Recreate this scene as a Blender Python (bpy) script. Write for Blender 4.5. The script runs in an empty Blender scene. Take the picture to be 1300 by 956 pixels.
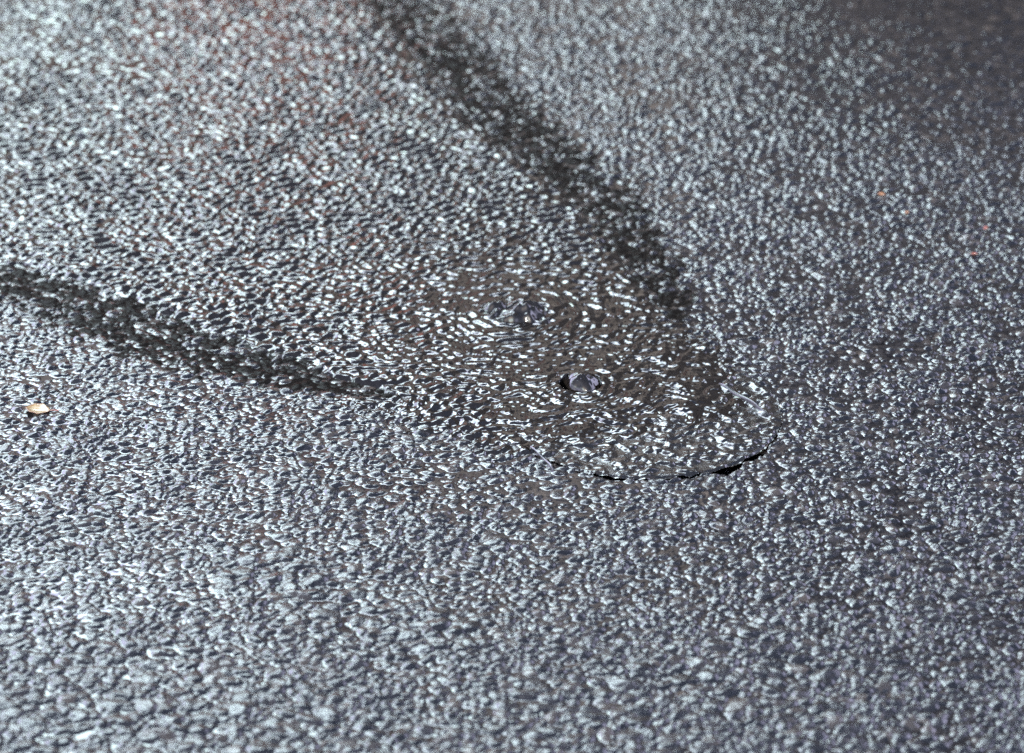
import bpy, math, random
import numpy as np
from mathutils import Vector
R = math.radians
scene = bpy.context.scene
C = scene.collection
rng = np.random.default_rng(11)
random.seed(5)

# ------------------------------------------------------------------ camera
PITCH, HFOV, CAMH = 26.0, 17.6, 1.6
FPX = 650 / math.tan(R(HFOV / 2))
cam_d = bpy.data.cameras.new("camera"); cam = bpy.data.objects.new("camera", cam_d); C.objects.link(cam)
cam.location = (0, 0, CAMH); cam.rotation_euler = (R(90 - PITCH), 0, 0)
cam_d.sensor_width = 36; cam_d.lens = 18 / math.tan(R(HFOV / 2))
cam_d.clip_end = 2000; cam_d.clip_start = 0.05
cam_d.dof.use_dof = True; cam_d.dof.focus_distance = 3.50; cam_d.dof.aperture_fstop = 4.6
cam_d.dof.aperture_blades = 0
scene.camera = cam

def G(px, py):
    """where the sight line of photo pixel (px, py) meets the ground"""
    u = (px - 650) / FPX; v = (478 - py) / FPX
    c, s = math.cos(R(PITCH)), math.sin(R(PITCH))
    dx, dy, dz = u, c + v * s, -s + v * c
    t = -CAMH / dz
    return np.array([dx * t, dy * t])

# ------------------------------------------------------------------ noise tools
class Noise:
    def __init__(self, seed):
        r = np.random.default_rng(seed)
        a = r.random((256, 256)) * 2 * np.pi
        self.gx = np.cos(a).astype(np.float32); self.gy = np.sin(a).astype(np.float32)
    def __call__(self, x, y):
        xi = np.floor(x); yi = np.floor(y)
        fx = (x - xi).astype(np.float32); fy = (y - yi).astype(np.float32)
        xi = xi.astype(np.int32); yi = yi.astype(np.int32)
        u = fx * fx * fx * (fx * (fx * 6 - 15) + 10); v = fy * fy * fy * (fy * (fy * 6 - 15) + 10)
        x0, x1, y0, y1 = xi & 255, (xi + 1) & 255, yi & 255, (yi + 1) & 255
        n00 = self.gx[x0, y0] * fx + self.gy[x0, y0] * fy
        n10 = self.gx[x1, y0] * (fx - 1) + self.gy[x1, y0] * fy
        n01 = self.gx[x0, y1] * fx + self.gy[x0, y1] * (fy - 1)
        n11 = self.gx[x1, y1] * (fx - 1) + self.gy[x1, y1] * (fy - 1)
        a = n00 + u * (n10 - n00); b = n01 + u * (n11 - n01)
        return (a + v * (b - a)) * 1.5
N1, N2, N3, N4, N5, N6 = [Noise(s) for s in (1, 2, 3, 4, 5, 6)]
def sstep(a, b, x):
    t = np.clip((x - a) / (b - a), 0, 1); return t * t * (3 - 2 * t)

def stones(X, Y, s, seed, rmin, rmax, amp, hvar, power=2.4):
    """packed stones: highest of many rounded tops; returns height and a random value per stone"""
    K = 512
    r = np.random.default_rng(seed)
    jx = r.random((K, K), dtype=np.float32); jy = r.random((K, K), dtype=np.float32)
    rad = (rmin + (rmax - rmin) * r.random((K, K), dtype=np.float32)) * s
    hh = (r.random((K, K), dtype=np.float32) - .5) * hvar
    an = r.random((K, K), dtype=np.float32) * np.pi
    ca, sa = np.cos(an), np.sin(an); el = 1 + .55 * r.random((K, K), dtype=np.float32)
    tx = (r.random((K, K), dtype=np.float32) - .5) * .52; ty = (r.random((K, K), dtype=np.float32) - .5) * .52
    val = r.random((K, K), dtype=np.float32)
    cx = np.floor(X / s).astype(np.int32); cy = np.floor(Y / s).astype(np.int32)
    best = np.full(X.shape, -1.0, np.float32); bv = np.zeros(X.shape, np.float32)
    for i in (-1, 0, 1):
        for j in (-1, 0, 1):
            a = (cx + i) & (K - 1); b = (cy + j) & (K - 1)
            dx = (X - (cx + i + jx[a, b]) * s).astype(np.float32); dy = (Y - (cy + j + jy[a, b]) * s).astype(np.float32)
            c_, s_ = ca[a, b], sa[a, b]
            e1 = (dx * c_ + dy * s_); e2 = (-dx * s_ + dy * c_) * el[a, b]
            q = np.sqrt(e1 * e1 + e2 * e2) / rad[a, b]
            h = hh[a, b] - amp * q ** power + tx[a, b] * dx + ty[a, b] * dy
            m = h > best
            best = np.where(m, h, best); bv = np.where(m, val[a, b], bv)
    return best, bv

def polyline_field(X, Y, pts):
    """distance to a polyline given in photo pixels, with the local half width (px, py, half width px)"""
    best = np.full(X.shape, 9e9, np.float32)
    P = [G(p[0], p[1]) for p in pts]; W = [G(p[0] + p[2], p[1])[0] - G(p[0], p[1])[0] for p in pts]
    for (a, b, wa, wb) in zip(P[:-1], P[1:], W[:-1], W[1:]):
        d = b - a; L = float(d @ d)
        t = np.clip(((X - a[0]) * d[0] + (Y - a[1]) * d[1]) / L, 0, 1)
        dist = np.hypot(X - a[0] - t * d[0], Y - a[1] - t * d[1]) / (wa + (wb - wa) * t)
        best = np.minimum(best, dist)
    return best
def inside_signed(X, Y, pts):
    P = np.array([G(*p) for p in pts]); n = len(P)
    ins = np.zeros(X.shape, bool); best = np.full(X.shape, 9e9, np.float32)
    for i in range(n):
        a, b = P[i], P[(i + 1) % n]
        d = b - a; L = float(d @ d)
        t = np.clip(((X - a[0]) * d[0] + (Y - a[1]) * d[1]) / L, 0, 1)
        best = np.minimum(best, np.hypot(X - a[0] - t * d[0], Y - a[1] - t * d[1]))
        c = ((a[1] > Y) != (b[1] > Y)) & (X < (b[0] - a[0]) * (Y - a[1]) / (b[1] - a[1] + 1e-12) + a[0])
        ins ^= c
    return np.where(ins, best, -best)

# ------------------------------------------------------------------ places on the ground
COV = G(814, 524); RC = 0.150
S1 = G(737, 488); S2 = G(655, 400)
BAND_R = [(455, -60, 40), (500, 0, 52), (560, 60, 54), (640, 150, 54), (720, 215, 50), (785, 280, 46), (826, 340, 40), (850, 380, 26), (862, 405, 12)]
BAND_L = [(-60, 330, 40), (0, 350, 56), (100, 385, 62), (200, 428, 64), (310, 460, 54), (400, 484, 34), (490, 500, 12)]
WATER = [(-260, -220), (430, -200), (500, 0), (610, 110), (715, 190), (800, 290), (850, 390), (905, 450), (950, 495), (940, 530), (880, 545), (820, 545), (765, 560),
         (710, 578), (640, 568), (540, 540), (430, 505), (300, 462), (150, 405), (0, 360), (-260, 300)]

# ------------------------------------------------------------------ road grid, fine where the camera looks and coarse to the horizon
def grow(start, step, end, k=1.16):
    out = []; x = start
    while abs(x) < abs(end):
        step *= k; x += step; out.append(x)
    return out
xs_f = np.arange(-0.86, 0.8601, 0.00115)
ys_f = [2.32]
while ys_f[-1] < 4.95:
    ys_f.append(ys_f[-1] + 0.00125 + 0.0009 * (ys_f[-1] - 2.32) / 2.6)
ys_f = np.array(ys_f)
xr = np.array(grow(xs_f[-1], 0.0013, 400)); xs = np.concatenate([-xr[::-1] + (xs_f[0] + xs_f[-1]), xs_f, xr])
yf = np.array(grow(ys_f[-1], 0.002, 400))
yn = []; y = ys_f[0]; st = 0.0013
while y > -400:
    st *= 1.16; y -= st; yn.append(y)
ys = np.concatenate([np.array(yn)[::-1], ys_f, yf])
X, Y = np.meshgrid(xs, ys)
X = X.astype(np.float64); Y = Y.astype(np.float64)
print("grid", X.shape, X.size)

# warp so that stones are not on a lattice
wx = 0.006 * N1(X / .05, Y / .05); wy = 0.006 * N2(X / .05, Y / .05)
Xw, Yw = X + wx, Y + wy
hA, vA = stones(Xw, Yw, 0.0132, 21, .50, .84, 0.0056, 0.0026, 3.6)
hB, vB = stones(Xw + 3.3, Yw + 1.7, 0.0084, 22, .50, .80, 0.0036, 0.0016, 2.8)
hD, vD = stones(Xw * .9 + 1.1, Yw + .9, 0.0200, 23, .50, .80, 0.0050, 0.0012, 4.0)
bigm = sstep(.15, .75, (3.02 - Y) / .55 - .15 + .9 * N1(X / .16, Y / .16) - .35 * X)
hD = hD - .0040 * (1 - bigm) + .0004
mixn = N3(X / .06, Y / .06)
hB2 = hB - 0.0006 + 0.0014 * mixn
stone_id = np.where(hA > hB2, vA, vB); stone_id = np.where(hD > np.maximum(hA, hB2), vD, stone_id)
k = 0.0004
zs = np.maximum(hA, hB2) + k * np.exp(-np.abs(hA - hB2) / k) * .35
zs = np.maximum(zs, hD)
# binder and small grit between the stones
grit = -0.0022 + 0.0006 * N4(X / .009, Y / .009) + 0.0004 * N5(X / .0035, Y / .0035)
zs = np.maximum(zs, grit)
zs += 0.00006 * N4(X / .0026, Y / .0026) + 0.00028 * N5(X / .0044, Y / .0044) + .00030 * N6(X / .008, Y / .008) + 0.0009 * N2(X / .11, Y / .11)
dome = zs.copy()

# ------------------------------------------------------------------ water film and flow
dR = polyline_field(X, Y, BAND_R); dL = polyline_field(X, Y, BAND_L)
wob = 0.38 * N3(X / .035, Y / .05) + 0.35 * N4(X / .014, Y / .018)
band = np.clip(np.maximum(1 - sstep(.2, 1.75, dR + wob * .6), 1 - sstep(.2, 1.75, dL + wob * .6)), 0, 1)
band0 = band.copy()
bs = stone_id * .5 + .5 * np.random.default_rng(8).random(4096)[(stone_id * 4095).astype(int)]
band = sstep(.28, .78, band * .98 + (bs - .5) * 1.05) * sstep(.02, .2, band) * (1 - .85 * sstep(.66, .72, np.random.default_rng(9).random(4096)[(stone_id * 4095).astype(int)]))
sd = inside_signed(X, Y, WATER) + 0.016 * N3(X / .05, Y / .07) + 0.008 * N4(X / .02, Y / .02)

r1 = np.hypot(X - S1[0], Y - S1[1]); r2 = np.hypot(X - S2[0], Y - S2[1])
rc = np.hypot(X - COV[0], Y - COV[1]); th = np.arctan2(Y - COV[1], X - COV[0])
# ripples: short waves carried away from the springs, ahead and to the left
th2 = np.arctan2(Y - S2[1], X - S2[0])
wz = np.zeros_like(X)
rw = np.random.default_rng(3)
for i in range(60):
    lam = rw.uniform(.0085, .021); a = rw.normal(R(100), R(42)); ph = rw.uniform(0, 6.28)
    kx, ky = math.cos(a) * 2 * math.pi / lam, math.sin(a) * 2 * math.pi / lam
    wz += math.sqrt(lam / .012) * np.sin(kx * (X + wx * .7) + ky * (Y + wy * .7) + ph)
wz *= 0.000155
wf = np.zeros_like(X)
for i in range(30):
    lam = rw.uniform(.0045, .0085); a = rw.normal(R(100), R(38)); ph = rw.uniform(0, 6.28)
    kx, ky = math.cos(a) * 2 * math.pi / lam, math.sin(a) * 2 * math.pi / lam
    wf += np.sin(kx * (X + wx * .8) + ky * (Y + wy * .8) + ph)
wf *= .000046 * np.clip(.75 + 1.1 * N1(X / .07, Y / .09), .15, 1.6)
near = np.exp(-(r2 / .26) ** 2) 
rq = r2 + .016 * N3(X / .05, Y / .07) + .006 * N4(X / .018, Y / .025)
pol = N5(rq / .0095, th2 * 2.4 + 20 + 1.3 * N1(X / .06, Y / .08)) * .00125 + N6(rq / .0040, th2 * 3.0 + 20) * .00022
pol += .0013 * N2((X + .020 * N1(X / .04, Y / .04)) / .034, (Y + .026 * N3(X / .045, Y / .05)) / .020) * (.6 + N4(X / .06, Y / .06))
nc = N4(X / .05, Y / .05)
ring = 0.00022 * np.sin(r1 * 2 * np.pi / .0125 + 3.6 * nc) * np.exp(-((r1 - .02) / .07) ** 2) \
     + 0.00028 * np.sin(r2 * 2 * np.pi / .0135 + 2.0 * nc) * np.exp(-((r2 - .02) / .10) ** 2)
# lazy folds over the cover
fx = X + .018 * N1(X / .035, Y / .035); fy = Y + .030 * N2(X / .045, Y / .06)
folds = 0.0016 * N6(fx / .030, fy / .019) + 0.0005 * N5(fx / .013, fy / .009)
oncov = sstep(.02, -.03, rc - RC - .02)
amp = (1 - .75 * near) * (1 - .6 * band)
farw = sstep(.25, .75, r2)
calm = 1 - (.36 + .22 * N3(X / .05, Y / .06)) * np.exp(-(np.minimum(r1, r2) / .13) ** 4)
wave = (wz * (1 - .22 * farw + .28 * N2(X / .09, Y / .12)) + wf * (1 - .85 * farw)) * amp * (1 - .82 * oncov) * calm + pol * near * (1 - .3 * oncov) * calm + ring + (folds * .8 + .00025 * N5(X / .006, Y / .005)) * oncov - .0006 * oncov * sstep(COV[1] + .02, COV[1] - .06, Y)
def blur(a, n):
    for ax in (0, 1):
        for _ in range(2):
            c = np.cumsum(np.pad(a, [(n + 1, n) if q == ax else (0, 0) for q in (0, 1)], mode='edge'), axis=ax)
            L_ = c.shape[ax]
            a = (np.take(c, range(2 * n + 1, L_), axis=ax) - np.take(c, range(0, L_ - 2 * n - 1), axis=ax)) / (2 * n + 1)
    return a
lowstone = blur(np.clip(dome + .0016, 0, .004), 2)
level = 0.0002 + 0.0014 * sstep(-.01, .05, sd) - 0.0042 * sstep(.018, -.06, sd) - .0040 * sstep(.25, .95, band0) * sstep(.03, .09, rc - RC)
zwater = level + wave + .42 * lowstone * (1 - .45 * band) * (1 - .85 * oncov) * (1 - .75 * np.exp(-(r2 / .30) ** 2))
zwater += 0.0012 * np.exp(-(r1 / .040) ** 2) + 0.003 * np.exp(-(r2 / .055) ** 2)

# ------------------------------------------------------------------ road around the cover
z = dome.copy()
# stones flattened and slightly sunk in the dark bands
z = z * (1 - .3 * band) - .0004 * band
# film filling the joints of the wet ground outside the stream
film = -0.00170 + 0.0002 * N3(X / .08, Y / .08) + .0004 * np.exp(-((rc - .15) / .25) ** 2)
d_ = z - film; kk = .00045
zfilm = film + kk * np.log1p(np.exp(np.clip(d_ / kk, -30, 30)))
z = np.where(d_ < 30 * kk, zfilm, z)
filled = sstep(.0004, -.0004, d_)
# hollow under the cover, and the open part of its joint
thd = np.degrees(th)           # -90 is towards the camera
gapw = .0014 + .0030 * N4(th * 9, th * 0 + 2.5)
def bump(c, w): return np.exp(-((thd - c) / w) ** 2)
gapw += .0120 * bump(-56, 7) + .0060 * bump(-40, 7) + .0038 * bump(-78, 12) + .0030 * bump(-104, 10) + .0030 * bump(-22, 4) - .0030 * bump(-47.5, 1.6) - .0026 * bump(-66, 3)
gapw = np.clip(gapw * sstep(.0, .001, gapw), 0, .02)
openarc = (sstep(-128, -118, thd) * sstep(-12, -20, thd))
gapw *= openarc
seam = rc - (RC + .0022 * N3(X / .02, Y / .02) + .0014 * N4(X / .007, Y / .007))
hole = (seam < gapw)
z = np.where(hole, -.045 - .004 * np.clip(N4(X / .01, Y / .01), -1, 1), z)
far_fade = 1.0
dens = np.maximum(np.abs(X) - .9, 0) + np.maximum(2.30 - Y, 0) + np.maximum(Y - 4.98, 0)
z = np.where(dens > .02, -0.001, z)

def grid_mesh(name, X, Y, Z, mat, keep=None, attrs=None, parent=None):
    ny, nx = X.shape
    idx = np.arange(ny * nx, dtype=np.int32).reshape(ny, nx)
    q = np.stack([idx[:-1, :-1], idx[:-1, 1:], idx[1:, 1:], idx[1:, :-1]], -1).reshape(-1, 4)
    co = np.stack([X, Y, Z], -1).reshape(-1, 3).astype(np.float32)
    if keep is not None:
        kf = (keep[:-1, :-1] | keep[:-1, 1:] | keep[1:, 1:] | keep[1:, :-1]).reshape(-1)
        q = q[kf]
        used = np.unique(q); remap = np.full(ny * nx, -1, np.int32); remap[used] = np.arange(len(used), dtype=np.int32)
        co = co[used]; q = remap[q]
    me = bpy.data.meshes.new(name)
    me.vertices.add(len(co)); me.vertices.foreach_set("co", co.ravel())
    me.loops.add(q.size); me.loops.foreach_set("vertex_index", q.ravel().astype(np.int32))
    me.polygons.add(len(q)); me.polygons.foreach_set("loop_start", np.arange(0, q.size, 4, dtype=np.int32))
    me.update(calc_edges=True)
    me.shade_smooth()
    for n, a in (attrs or {}).items():
        at = me.attributes.new(n, 'FLOAT', 'POINT')
        a = a.reshape(-1).astype(np.float32)
        if keep is not None: a = a[used]
        at.data.foreach_set("value", np.ascontiguousarray(a))
    me.materials.append(mat)
    o = bpy.data.objects.new(name, me); C.objects.link(o)
    if parent: o.parent = parent
    return o

# ------------------------------------------------------------------ materials
def new_mat(name):
    m = bpy.data.materials.new(name); m.use_nodes = True
    nt = m.node_tree; b = nt.nodes["Principled BSDF"]
    return m, nt, b
def nd(nt, t, **kw):
    n = nt.nodes.new(t)
    for a, v in kw.items(): setattr(n, a, v)
    return n
def math_n(nt, op, a, b=None, clamp=False):
    n = nd(nt, 'ShaderNodeMath', operation=op); n.use_clamp = clamp
    for i, v in enumerate((a, b)):
        if v is None: continue
        if isinstance(v, (int, float)): n.inputs[i].default_value = v
        else: nt.links.new(v, n.inputs[i])
    return n.outputs[0]
def ramp(nt, fac, stops):
    r = nd(nt, 'ShaderNodeValToRGB'); nt.links.new(fac, r.inputs[0])
    e = r.color_ramp.elements
    while len(e) < len(stops): e.new(.5)
    for el, (p, c) in zip(e, stops): el.position = p; el.color = (*c, 1) if len(c) == 3 else c
    return r.outputs[0]
def mixc(nt, f, a, b):
    n = nd(nt, 'ShaderNodeMix', data_type='RGBA')
    for i, v in ((0, f), (6, a), (7, b)):
        if isinstance(v, (int, float)): n.inputs[i].default_value = v
        elif isinstance(v, tuple): n.inputs[i].default_value = (*v, 1)
        else: nt.links.new(v, n.inputs[i])
    return n.outputs[2]
def maprange(nt, v, a, b, c, d):
    n = nd(nt, 'ShaderNodeMapRange'); nt.links.new(v, n.inputs[0])
    for i, x in enumerate((a, b, c, d)): n.inputs[i + 1].default_value = x
    return n.outputs[0]
def attr(nt, name): return nd(nt, 'ShaderNodeAttribute', attribute_name=name).outputs['Fac']
def noise(nt, co, scale, detail=3, rough=.55):
    n = nd(nt, 'ShaderNodeTexNoise'); n.inputs['Scale'].default_value = scale; n.inputs['Detail'].default_value = detail
    n.inputs['Roughness'].default_value = rough; nt.links.new(co, n.inputs['Vector']); return n.outputs[0]

def asphalt_material():
    m, nt, b = new_mat("wet_asphalt")
    co = nd(nt, 'ShaderNodeTexCoord').outputs['Object']
    sid, bd, fl, wet = attr(nt, 'stone'), attr(nt, 'band'), attr(nt, 'filled'), attr(nt, 'wet')
    base = ramp(nt, sid, [(0, (.004, .004, .005)), (.45, (.006, .006, .0075)), (.8, (.013, .0125, .0145)), (1, (.036, .031, .028))])
    n1 = noise(nt, co, 420, 4)
    base = mixc(nt, maprange(nt, n1, .35, .7, 0, .6), base, (.005, .005, .006))
    base = mixc(nt, bd, base, (.0045, .0042, .004))  # darker base along the two bands
    nt.links.new(base, b.inputs['Base Color'])
    n2 = noise(nt, co, 60, 3)
    ro = math_n(nt, 'ADD', maprange(nt, n2, .3, .7, -.08, .08), maprange(nt, wet, 0, 1, ROUGH_DRY, ROUGH_WET))
    ro = math_n(nt, 'ADD', ro, math_n(nt, 'MULTIPLY', bd, .06))
    ro = math_n(nt, 'MULTIPLY', ro, maprange(nt, fl, 0, 1, 1, .25))
    nt.links.new(ro, b.inputs['Roughness'])
    b.inputs['IOR'].default_value = 1.5
    nt.links.new(maprange(nt, bd, 0, .7, .52, 0), b.inputs['Coat Weight'])
    nt.links.new(maprange(nt, bd, 0, .7, .42, .015), b.inputs['Specular IOR Level'])
    b.inputs['Coat IOR'].default_value = 1.33
    cr = math_n(nt, 'MULTIPLY', ro, .55); nt.links.new(cr, b.inputs['Coat Roughness'])
    nf = noise(nt, co, 900, 3)
    bp = nd(nt, 'ShaderNodeBump'); bp.inputs['Distance'].default_value = .0006
    nt.links.new(math_n(nt, 'MULTIPLY', math_n(nt, 'SUBTRACT', 1, fl), .35), bp.inputs['Strength'])
    nt.links.new(nf, bp.inputs['Height'])
    # beyond the close-up the stones are too fine to model: the same relief as bump
    vo = nd(nt, 'ShaderNodeTexVoronoi'); vo.inputs['Scale'].default_value = 95; nt.links.new(co, vo.inputs['Vector'])
    bp2 = nd(nt, 'ShaderNodeBump', invert=True); bp2.inputs['Distance'].default_value = .004
    nt.links.new(attr(nt, 'coarse'), bp2.inputs['Strength']); nt.links.new(vo.outputs[0], bp2.inputs['Height'])
    nt.links.new(bp2.outputs[0], bp.inputs['Normal'])
    nt.links.new(bp.outputs[0], b.inputs['Normal'])
    nt.links.new(bp.outputs[0], b.inputs['Coat Normal'])
    return m
ROUGH_DRY, ROUGH_WET = .30, .11

def water_material():
    m, nt, b = new_mat("clear_water")
    b.inputs['Base Color'].default_value = (.0055, .0045, .004, 1)
    b.inputs['Roughness'].default_value = .035
    b.inputs['IOR'].default_value = 1.36
    b.inputs['Specular IOR Level'].default_value = .9
    return m
def iron_material():
    m, nt, b = new_mat("wet_cast_iron")
    co = nd(nt, 'ShaderNodeTexCoord').outputs['Object']
    n1 = noise(nt, co, 90, 4)
    nt.links.new(ramp(nt, n1, [(.3, (.004, .004, .004)), (.55, (.008, .007, .0065)), (.75, (.018, .015, .013))]), b.inputs['Base Color'])
    nt.links.new(maprange(nt, noise(nt, co, 150, 3), .3, .7, .06, .24), b.inputs['Roughness'])
    b.inputs['Metallic'].default_value = .1
    b.inputs['Coat Weight'].default_value = .7; b.inputs['Coat IOR'].default_value = 1.33; b.inputs['Coat Roughness'].default_value = .06
    bp = nd(nt, 'ShaderNodeBump'); bp.inputs['Distance'].default_value = .0006; bp.inputs['Strength'].default_value = .35
    nt.links.new(noise(nt, co, 700, 3), bp.inputs['Height']); nt.links.new(bp.outputs[0], b.inputs['Normal'])
    return m
M_ASPH, M_WATER, M_IRON = asphalt_material(), water_material(), iron_material()

def tag(o, label=None, cat=None, group=None, kind=None):
    for k_, v in (('label', label), ('category', cat), ('group', group), ('kind', kind)):
        if v: o[k_] = v
    return o

wetness = np.clip(.25 + .75 * np.exp(-((Y - 3.55) / .42) ** 2) + .35 * N3(X / .12, Y / .12) + .75 * sstep(3.45, 4, Y), 0, 1)
coarse = np.where(dens > .02, .6, 0.)
road = grid_mesh("road", X, Y, z, M_ASPH, attrs=dict(stone=stone_id, band=band, filled=filled, wet=wetness, coarse=coarse))
tag(road, kind='structure')

# ------------------------------------------------------------------ manhole cover
def sub(x0, x1, y0, y1):
    ix = np.where((xs >= x0) & (xs <= x1))[0]; iy = np.where((ys >= y0) & (ys <= y1))[0]
    return np.ix_(iy, ix)
cover = bpy.data.objects.new("manhole_cover", None); C.objects.link(cover)
cover.location = (COV[0], COV[1], 0); cover.empty_display_size = .05
tag(cover, 'round iron manhole cover set in the wet road with water welling up through it', 'manhole cover')
s_ = sub(COV[0] - RC - .004, COV[0] + RC + .004, COV[1] - RC - .004, COV[1] + RC + .004)
# worn raised pattern caked with grit: lumps of several sizes
Xc, Yc = X[s_] , Y[s_]
hC, _ = stones(Xc + .7, Yc + .4, 0.0085, 31, .5, .9, .0016, .0014)
lump = .0016 * N6(fx[s_] / .022, fy[s_] / .018) + .0008 * N5(Xc / .010, Yc / .010)
zc = hC * .45 + lump * 1.3 + .0002 + .0002 * N4(Xc / .0035, Yc / .0035)
flowmask = sstep(.3, -.2, (N3(Xc / .045, Yc / .03)))
zc = np.maximum(zc, -.0008 + folds[s_] * .8 * flowmask)
rimb = np.abs(rc[s_] - (RC - .006))
holeC = r1[s_] < .0240
zc = np.where(holeC, -.030, zc)
edge = (rc[s_] > RC - .0016) & (gapw[s_] > .0005)
zc = np.where(edge, zc - .0014, zc)
zcover = np.where(seam[s_] < 0, zc, z[s_]); z_top = z.copy(); z_top[s_] = zcover
plate = grid_mesh("plate", Xc - COV[0], Yc - COV[1], zc, M_IRON, keep=(seam[s_] < 0), parent=cover)

def bar(name, p, q, w, h, mat, parent, n=40, seed=0):
    """a slim worn ridge with rounded section, lying on the ground from photo pixel p to q"""
    a, b = G(*p), G(*q)
    d = b - a; L = np.linalg.norm(d); d /= L; nrm = np.array([-d[1], d[0]])
    rr = np.random.default_rng(seed); ph = rr.uniform(0, 6, 4)
    V, F = [], []; m = 9
    for i in range(n + 1):
        t = i / n; e = min(1, 8 * t, 8 * (1 - t)) ** .5 if 0 < t < 1 else .05
        bow = .0005 * math.sin(math.pi * t) + .0006 * math.sin(9 * t + ph[0])
        ww = w * (.8 + .25 * math.sin(7 * t + ph[1])) * e; hh = h * (.85 + .2 * math.sin(11 * t + ph[2])) * e
        for j in range(m):
            an = math.pi * j / (m - 1)
            pt = a + d * L * t + nrm * (bow + ww * math.cos(an))
            V.append((pt[0] - COV[0], pt[1] - COV[1], -.003 + (hh + .003) * math.sin(an) ** .8))
    for i in range(n):
        for j in range(m - 1):
            u = i * m + j; F.append((u, u + 1, u + m + 1, u + m))
    me = bpy.data.meshes.new(name); me.from_pydata(V, [], F); me.update(); me.shade_smooth(); me.materials.append(mat)
    o = bpy.data.objects.new(name, me); C.objects.link(o); o.parent = parent
    return o
bar("rim_edge", (912, 487), (979, 529), .0021, .0042, M_IRON, cover, seed=1)['label'] = 'raised straight edge at the far side of the cover, catching the light'
bar("rim_edge", (672, 566), (704, 598), .0018, .0032, M_IRON, cover, seed=2)['label'] = 'raised straight edge at the near side of the cover'
# the lifting hole: a collar and a dark shaft
def collar():
    V, F = [], []; n = 48
    prof = [(.0270, -.0015), (.0265, .0008), (.0255, .0012), (.0245, .0006), (.0241, -.004), (.0239, -.044)]
    for i in range(n):
        a = 2 * math.pi * i / n; k_ = 1 + .05 * math.sin(3 * a + 1) + .03 * math.sin(7 * a)
        for r_, z_ in prof: V.append((S1[0] - COV[0] + r_ * k_ * math.cos(a), S1[1] - COV[1] + r_ * k_ * math.sin(a), z_))
    m = len(prof)
    for i in range(n):
        for j in range(m - 1):
            F.append((i * m + j, i * m + j + 1, ((i + 1) % n) * m + j + 1, ((i + 1) % n) * m + j))
    me = bpy.data.meshes.new("lifting_hole"); me.from_pydata(V, [], F); me.update(); me.shade_smooth(); me.materials.append(M_IRON)
    o = bpy.data.objects.new("lifting_hole", me); C.objects.link(o); o.parent = cover
collar()

# ------------------------------------------------------------------ water sheet
# the bulge pushed up through the lifting hole and the boil behind the cover
def smax(a, b, k_): return np.maximum(a, b) + k_ * np.log1p(np.exp(-np.abs(a - b) / k_))
s_ = sub(-.86, .86, 2.9, 4.95)
Zw = zwater[s_]; Xs, Ys = X[s_], Y[s_]; Zr = z_top[s_]
keep = (Zw > Zr - .0012) & (sd[s_] > -.07)
# springs are separate bodies of water; the sheet stops under them
keep &= ~(r1[s_] < .0250) & ~(r2[s_] < .030)
water = grid_mesh("water", Xs, Ys, Zw, M_WATER, keep=keep)
tag(water, kind='structure')

def spring(name, S, rad, h, seed, lobes, tiltx, label, lump=.4, n=110, m=64):
    V, F = [], []
    NA, NB = Noise(seed), Noise(seed + 50)
    rr = np.random.default_rng(seed)
    L = [(rr.uniform(0, 6.28), rr.uniform(.1, .62), rr.uniform(.20, .36), rr.uniform(.05, .32)) for _ in range(lobes)]
    ang = np.linspace(0, 2 * np.pi, n, endpoint=False); q = np.linspace(0, 1, m)
    A, Q = np.meshgrid(ang, q, indexing='ij')
    edge_r = rad * (1 + .10 * np.sin(2 * A + seed) + .06 * np.sin(5 * A + 2 * seed))
    x = Q * edge_r * np.cos(A); y = Q * edge_r * np.sin(A)
    u, v = x / rad, y / rad
    zz = h * np.maximum(1 - Q ** 2, 0) ** 1.15 * (1 + tiltx * u)
    for (a, r_, w_, hh) in L:
        zz += h * hh * np.exp(-(((u - r_ * math.cos(a)) ** 2 + (v - r_ * math.sin(a)) ** 2) / w_ ** 2)) * (1 - Q ** 4)
    zz += h * lump * NA(u * 2.1 + 9, v * 2.1 + 9) * (1 - Q ** 6) + h * lump * .5 * NB(u * 4.5 + 9, v * 4.5 + 9)
    zz += .0016 - .004 * Q ** 8
    V = np.stack([x + S[0], y + S[1], zz], -1)[:, :].reshape(-1, 3)
    V = [tuple(p) for p in V]
    for i in range(n):
        for j in range(m - 1):
            a0, b0 = i * m + j, ((i + 1) % n) * m + j
            if j == 0: F.append((i * m, a0 + 1, b0 + 1))
            else: F.append((a0, a0 + 1, b0 + 1, b0))
    me = bpy.data.meshes.new(name); me.from_pydata(V, [], F); me.update(); me.shade_smooth()
    me.materials.append(M_WATER)
    import bmesh
    bm = bmesh.new(); bm.from_mesh(me); bmesh.ops.remove_doubles(bm, verts=bm.verts, dist=1e-6); bmesh.ops.recalc_face_normals(bm, faces=bm.faces); bm.to_mesh(me); bm.free()
    me.shade_smooth()
    o = bpy.data.objects.new(name, me); C.objects.link(o)
    return tag(o, label, 'bubbling water', 'springs of water bubbling up from the road')
spring("water_spring", S1 + np.array([.003, .007]), .0200, .0085, 4, 0, -.35, 'smooth glassy bulge of water rising from the dark lifting hole of the manhole cover', .12)
spring("water_spring", S2, .044, .0085, 9, 5, -.1, 'wider lumpy boil of water churning just behind the manhole cover', .95)

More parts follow.
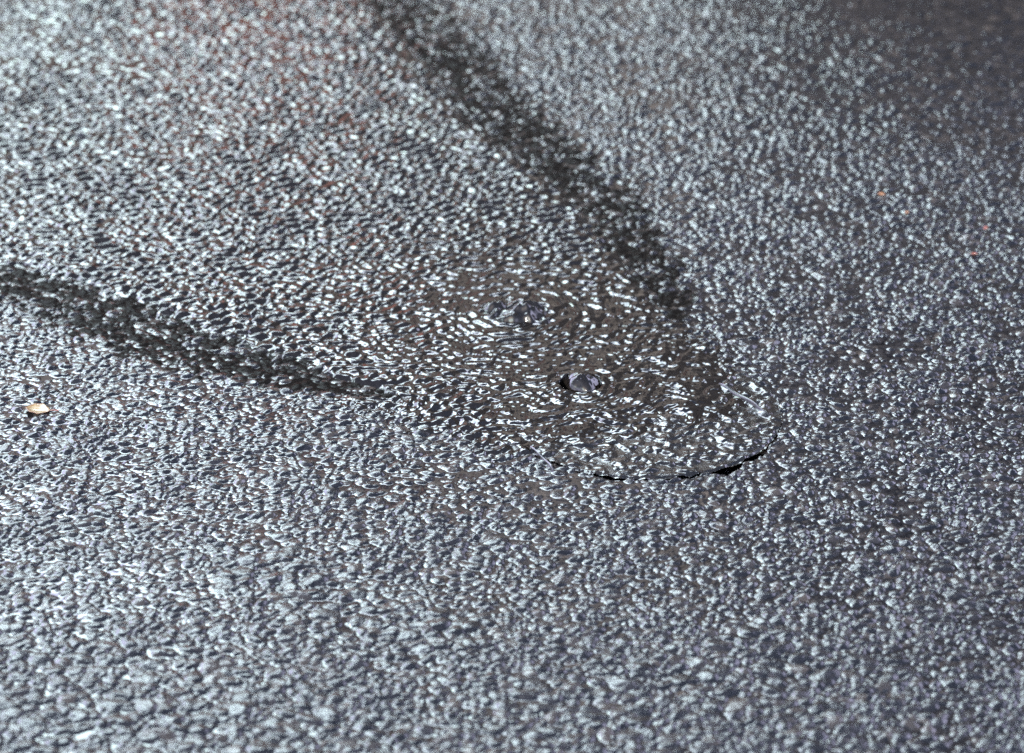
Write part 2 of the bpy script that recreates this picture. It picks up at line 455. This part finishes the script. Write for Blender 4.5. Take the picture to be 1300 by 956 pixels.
# ------------------------------------------------------------------ leaves
def leaf_mat(name, c1, c2, c3):
    m, nt, b = new_mat(name)
    co = nd(nt, 'ShaderNodeTexCoord').outputs['Object']
    e = attr(nt, 'edge')
    f = math_n(nt, 'ADD', e, maprange(nt, noise(nt, co, 160, 3), .3, .7, -.3, .3))
    nt.links.new(ramp(nt, f, [(0, c1), (.55, c2), (.9, c3)]), b.inputs['Base Color'])
    b.inputs['Roughness'].default_value = .3; b.inputs['Coat Weight'].default_value = .4; b.inputs['Coat Roughness'].default_value = .1
    return m
M_LEAF = leaf_mat("pale_yellow_leaf", (.19, .15, .08), (.15, .10, .045), (.11, .045, .018))
M_BITS = leaf_mat("orange_leaf", (.17, .09, .045), (.14, .07, .035), (.1, .04, .02))
M_RED = leaf_mat("red_brown_leaf", (.15, .055, .04), (.11, .04, .03), (.06, .025, .02))
def leaf(name, px, py, L, W, rot, curl, mat, label, cat, seed, z0=.0010, stem=True):
    rr = random.Random(seed)
    V, F, E = [], [], []; nu, nv = 22, 12; ph = rr.uniform(0, 6)
    for i in range(nu + 1):
        t = i / nu
        w = W * .5 * (math.sin(math.pi * min(1, t * 1.02 + .0)) ** .75 if 0 < t < 1 else .02) * (1 + .10 * math.sin(17 * t + ph))
        for j in range(nv + 1):
            s = j / nv * 2 - 1
            x = (t - .5) * L; y = s * w
            zz = curl * (s * s * .35 * (w / W * 2) + .5 * (t - .45) ** 2 * 2 + .10 * math.sin(5 * t + 3 * s + ph)) * W - .0006 * math.exp(-(s / .12) ** 2)
            V.append((x, y, zz)); E.append(max(abs(s) ** 3, abs(2 * t - 1) ** 4))
    for i in range(nu):
        for j in range(nv):
            a = i * (nv + 1) + j; F.append((a, a + nv + 1, a + nv + 2, a + 1))
    me = bpy.data.meshes.new(name); me.from_pydata(V, [], F); me.update(); me.shade_smooth()
    at = me.attributes.new('edge', 'FLOAT', 'POINT'); at.data.foreach_set('value', E)
    me.materials.append(mat)
    o = bpy.data.objects.new(name, me); C.objects.link(o)
    so = o.modifiers.new("thickness", 'SOLIDIFY'); so.thickness = .0004
    g = G(px, py); o.location = (g[0], g[1], z0); o.rotation_euler = (R(rr.uniform(-6, 6)), R(rr.uniform(-6, 6)), rot)
    tag(o, label, cat)
    if stem:
        V = []; F = []
        for i in range(9):
            t = i / 8; c = Vector((-L * .5 - t * .010, .003 * t * t, .0006 + .002 * t))
            for j in range(6):
                a = j * math.pi / 3; V.append((c.x, c.y + .0005 * math.cos(a), c.z + .0005 * math.sin(a)))
        for i in range(8):
            for j in range(6): F.append((i * 6 + j, i * 6 + (j + 1) % 6, i * 6 + 6 + (j + 1) % 6, i * 6 + 6 + j))
        ms = bpy.data.meshes.new("stem"); ms.from_pydata(V, [], F); ms.update(); ms.materials.append(M_RED)
        so_ = bpy.data.objects.new("stem", ms); C.objects.link(so_); so_.parent = o
    return o
leaf("fallen_leaf", 48, 521, .028, .024, R(172), .20, M_LEAF, 'small pale yellow leaf with brown tips lying alone on the wet road', 'leaf', 3)
leaf("leaf_fragment", 1119, 248, .010, .006, R(-10), .8, M_BITS, 'bright orange leaf scrap on the road, the larger of the two orange scraps', 'leaf fragment', 5, stem=False)
leaf("leaf_fragment", 1151, 271, .006, .005, R(40), .8, M_BITS, 'tiny orange leaf scrap on the road, the smaller of the two orange scraps', 'leaf fragment', 6, stem=False)
leaf("leaf_fragment", 1236, 324, .009, .006, R(5), .7, M_RED, 'red brown leaf scrap on the road, the larger of the two red scraps', 'leaf fragment', 7, stem=False)
leaf("leaf_fragment", 1251, 291, .008, .006, R(60), .7, M_RED, 'red brown speck of leaf on the road, the smaller of the two red scraps', 'leaf fragment', 8, stem=False)

# ------------------------------------------------------------------ unseen buildings added across the street for the wet ground to mirror
SKY_STR, SUN_STR, SUN_EL, SUN_AZ, EXPO = .10, 3.8, 36.0, -152.0, 1.62
def simple(name, col, rough=.8):
    m, nt, b = new_mat(name)
    co = nd(nt, 'ShaderNodeTexCoord').outputs['Object']
    n = noise(nt, co, 3, 4)
    nt.links.new(mixc(nt, n, tuple(c * .7 for c in col), tuple(c * 1.3 for c in col)), b.inputs['Base Color'])
    b.inputs['Roughness'].default_value = rough
    return m
def box(V, F, x0, x1, y0, y1, z0, z1):
    k_ = len(V)
    V += [(x0, y0, z0), (x1, y0, z0), (x1, y1, z0), (x0, y1, z0), (x0, y0, z1), (x1, y0, z1), (x1, y1, z1), (x0, y1, z1)]
    F += [tuple(k_ + i for i in f) for f in ((0, 1, 5, 4), (1, 2, 6, 5), (2, 3, 7, 6), (3, 0, 4, 7), (4, 5, 6, 7), (3, 2, 1, 0))]
def mk(name, V, F, mat, parent=None):
    me = bpy.data.meshes.new(name); me.from_pydata(V, [], F); me.update(); me.materials.append(mat)
    o = bpy.data.objects.new(name, me); C.objects.link(o)
    if parent: o.parent = parent
    return o
def building(name, az0, az1, dist, el, wallm, label):
    x0, x1 = dist * math.tan(R(az0)), dist * math.tan(R(az1)); h = dist * math.tan(R(el)) + CAMH
    e = bpy.data.objects.new(name, None); C.objects.link(e); e.location = ((x0 + x1) / 2, dist, 0); tag(e, label, 'building')
    w = (x1 - x0) / 2; V, F = [], []; box(V, F, -w, w, 0, 9, 0, h); mk("wall", V, F, wallm, e)
    V, F = [], []; box(V, F, -w - .2, w + .2, -.2, 9.2, h, h + .35); mk("roof", V, F, M_DARK, e)
    nf = max(1, int(h // 3)); nw = max(1, int(2 * w // 2.4))
    for i in range(nf):
        for j in range(nw):
            cx = -w + (j + .5) * 2 * w / nw; zb = .9 + i * 3.0
            if zb + 1.6 > h: continue
            V, F = [], []; box(V, F, cx - .55, cx + .55, -.03, .05, zb, zb + 1.5); mk("window", V, F, M_GLASS, e)
    return e
M_BRICK = simple("red_brick", (.17, .10, .082)); M_DARK = simple("dark_slate", (.025, .025, .028)); M_STONE = simple("brown_stone", (.21, .19, .17))
M_GLASS, _nt, _b = new_mat("window_glass"); _b.inputs['Base Color'].default_value = (.02, .025, .03, 1); _b.inputs['Roughness'].default_value = .05
building("unseen_grey_house", -26, -6.9, 25, 21.5, M_STONE, 'unseen grey brown stone house added for its reflection, left of the brick house')
building("unseen_brick_house", -6.6, -3.0, 26, 31, M_BRICK, 'unseen red brick house added to tint the reflections')
building("unseen_stone_house", -2.9, 4.0, 27, 28, M_STONE, 'unseen brown stone house added to be mirrored, right of the brick house')
building("unseen_dark_tower", 7.8, 24, 27, 44, M_DARK, 'unseen very tall dark block added to darken the reflections at the right')
building("unseen_dark_house", 4.3, 7.6, 24, 29.5, M_DARK, 'unseen tall dark slate house added to darken the reflections')

# just beyond the frame: added dark wall and red pier that tone the far reflections
M_WALL = simple("dark_wall_stone", (.030, .028, .028)); M_PIER = simple("pier_brick", (.27, .11, .085))
e = bpy.data.objects.new("added_dark_wall", None); C.objects.link(e); e.location = (0, 0, 0)
tag(e, 'unseen low dark wall with flat coping, added to darken reflections at the far right', 'wall')
V, F = [], []
for j in range(4):
    for i in range(9):
        o_ = .17 * (j % 2)
        box(V, F, .30 + .40 * i + (o_ if i else 0), .30 + .40 * i + .395 + (o_ if i < 8 else 0), 5.05 + .004 * ((i * 7 + j * 3) % 4), 5.32, .2 * j, .2 * j + .195)
mk("masonry", V, F, M_WALL, e)
V, F = [], []
for i in range(5): box(V, F, .26 + .76 * i, .26 + .76 * i + .755, 5.01, 5.36, .8, .87)
mk("coping", V, F, M_WALL, e)
e = bpy.data.objects.new("added_red_pier", None); C.objects.link(e); e.location = (-.42, 5.25, 0)
tag(e, 'unseen squat red pier with a flat cap, added to redden the far reflections', 'pier')
V, F = [], []
for j in range(5):
    for i in range(2):
        o_ = .06 * (j % 2)
        box(V, F, -.17 + (i * (.17 + o_) if i else 0), (o_ - .003 if not i else .17), -.17, .17, .065 * j, .065 * j + .062)
mk("brickwork", V, F, M_PIER, e)
V, F = [], []; box(V, F, -.20, .20, -.20, .20, .325, .37); mk("cap", V, F, M_PIER, e)

# ------------------------------------------------------------------ light
CLOUD = (19.5, 19.6, 28.0); CLOUD_HI = (83., 115., 106.); CLOUD_TOP = (96., 97., 126.)
w = bpy.data.worlds.new("World"); scene.world = w; w.use_nodes = True
nt = w.node_tree; bg = nt.nodes["Background"]
sky = nt.nodes.new('ShaderNodeTexSky'); sky.sky_type = 'NISHITA'; sky.sun_disc = False
sky.sun_elevation = R(SUN_EL); sky.sun_rotation = R(SUN_AZ); sky.air_density = 1.0; sky.dust_density = 1.5
co_ = nt.nodes.new('ShaderNodeTexCoord').outputs['Generated']
mp_ = nt.nodes.new('ShaderNodeMapping'); mp_.inputs['Scale'].default_value = (1, 1, 2.2); nt.links.new(co_, mp_.inputs[0])
sp_ = nt.nodes.new('ShaderNodeSeparateXYZ'); nt.links.new(co_, sp_.inputs[0])
# bright broken cloud low in front, thinning to clear blue overhead
low = maprange(nt, sp_.outputs[2], .50, .86, .16, -.32)
side = maprange(nt, sp_.outputs[0], -.02, .16, .03, -.75)
ahead = maprange(nt, sp_.outputs[1], -.2, .5, -.12, .05)
side = math_n(nt, 'MULTIPLY', side, maprange(nt, sp_.outputs[2], .59, .70, .0, 1))
cf = math_n(nt, 'ADD', math_n(nt, 'ADD', noise(nt, mp_.outputs[0], 4.2, 7, .62), low), math_n(nt, 'ADD', side, ahead))
cl = ramp(nt, cf, [(.43, (0, 0, 0)), (.70, (1, 1, 1))])
# extra brightness added to the cloud, higher and leftward, to whiten the reflections
hi = maprange(nt, sp_.outputs[2], .48, .66, 0, 1)
hn = math_n(nt, 'MULTIPLY', math_n(nt, 'MULTIPLY', hi, maprange(nt, sp_.outputs[0], .08, -.16, .03, 1.55)), maprange(nt, noise(nt, mp_.outputs[0], 8.0, 5, .6), .38, .58, .22, 1.25))
dim = nt.nodes.new('ShaderNodeVectorMath'); dim.operation = 'SCALE'
nt.links.new(mixc(nt, hn, CLOUD, mixc(nt, maprange(nt, sp_.outputs[2], .56, .74, 0, 1), CLOUD_HI, CLOUD_TOP)), dim.inputs[0]); nt.links.new(maprange(nt, sp_.outputs[0], .0, .22, 1, .8), dim.inputs['Scale'])
nt.links.new(mixc(nt, cl, sky.outputs[0], dim.outputs[0]), bg.inputs[0]); bg.inputs[1].default_value = SKY_STR
sd_ = bpy.data.lights.new("sun", 'SUN'); sd_.energy = SUN_STR; sd_.angle = R(.5); sd_.color = (1, .95, .88)
so = bpy.data.objects.new("sun", sd_); C.objects.link(so)
dv = Vector((math.sin(R(SUN_AZ)) * math.cos(R(SUN_EL)), math.cos(R(SUN_AZ)) * math.cos(R(SUN_EL)), math.sin(R(SUN_EL))))
so.rotation_euler = dv.to_track_quat('Z', 'Y').to_euler()
scene.view_settings.view_transform = 'Standard'; scene.view_settings.look = 'None'
scene.view_settings.exposure = EXPO; scene.view_settings.gamma = 1
scene.cycles.use_denoising = False
scene.render.film_transparent = False
scene.cycles.max_bounces = 8; scene.cycles.transmission_bounces = 6; scene.cycles.glossy_bounces = 3; scene.cycles.diffuse_bounces = 2
scene.cycles.sample_clamp_indirect = 4; scene.cycles.sample_clamp_direct = 12
scene.cycles.caustics_reflective = False
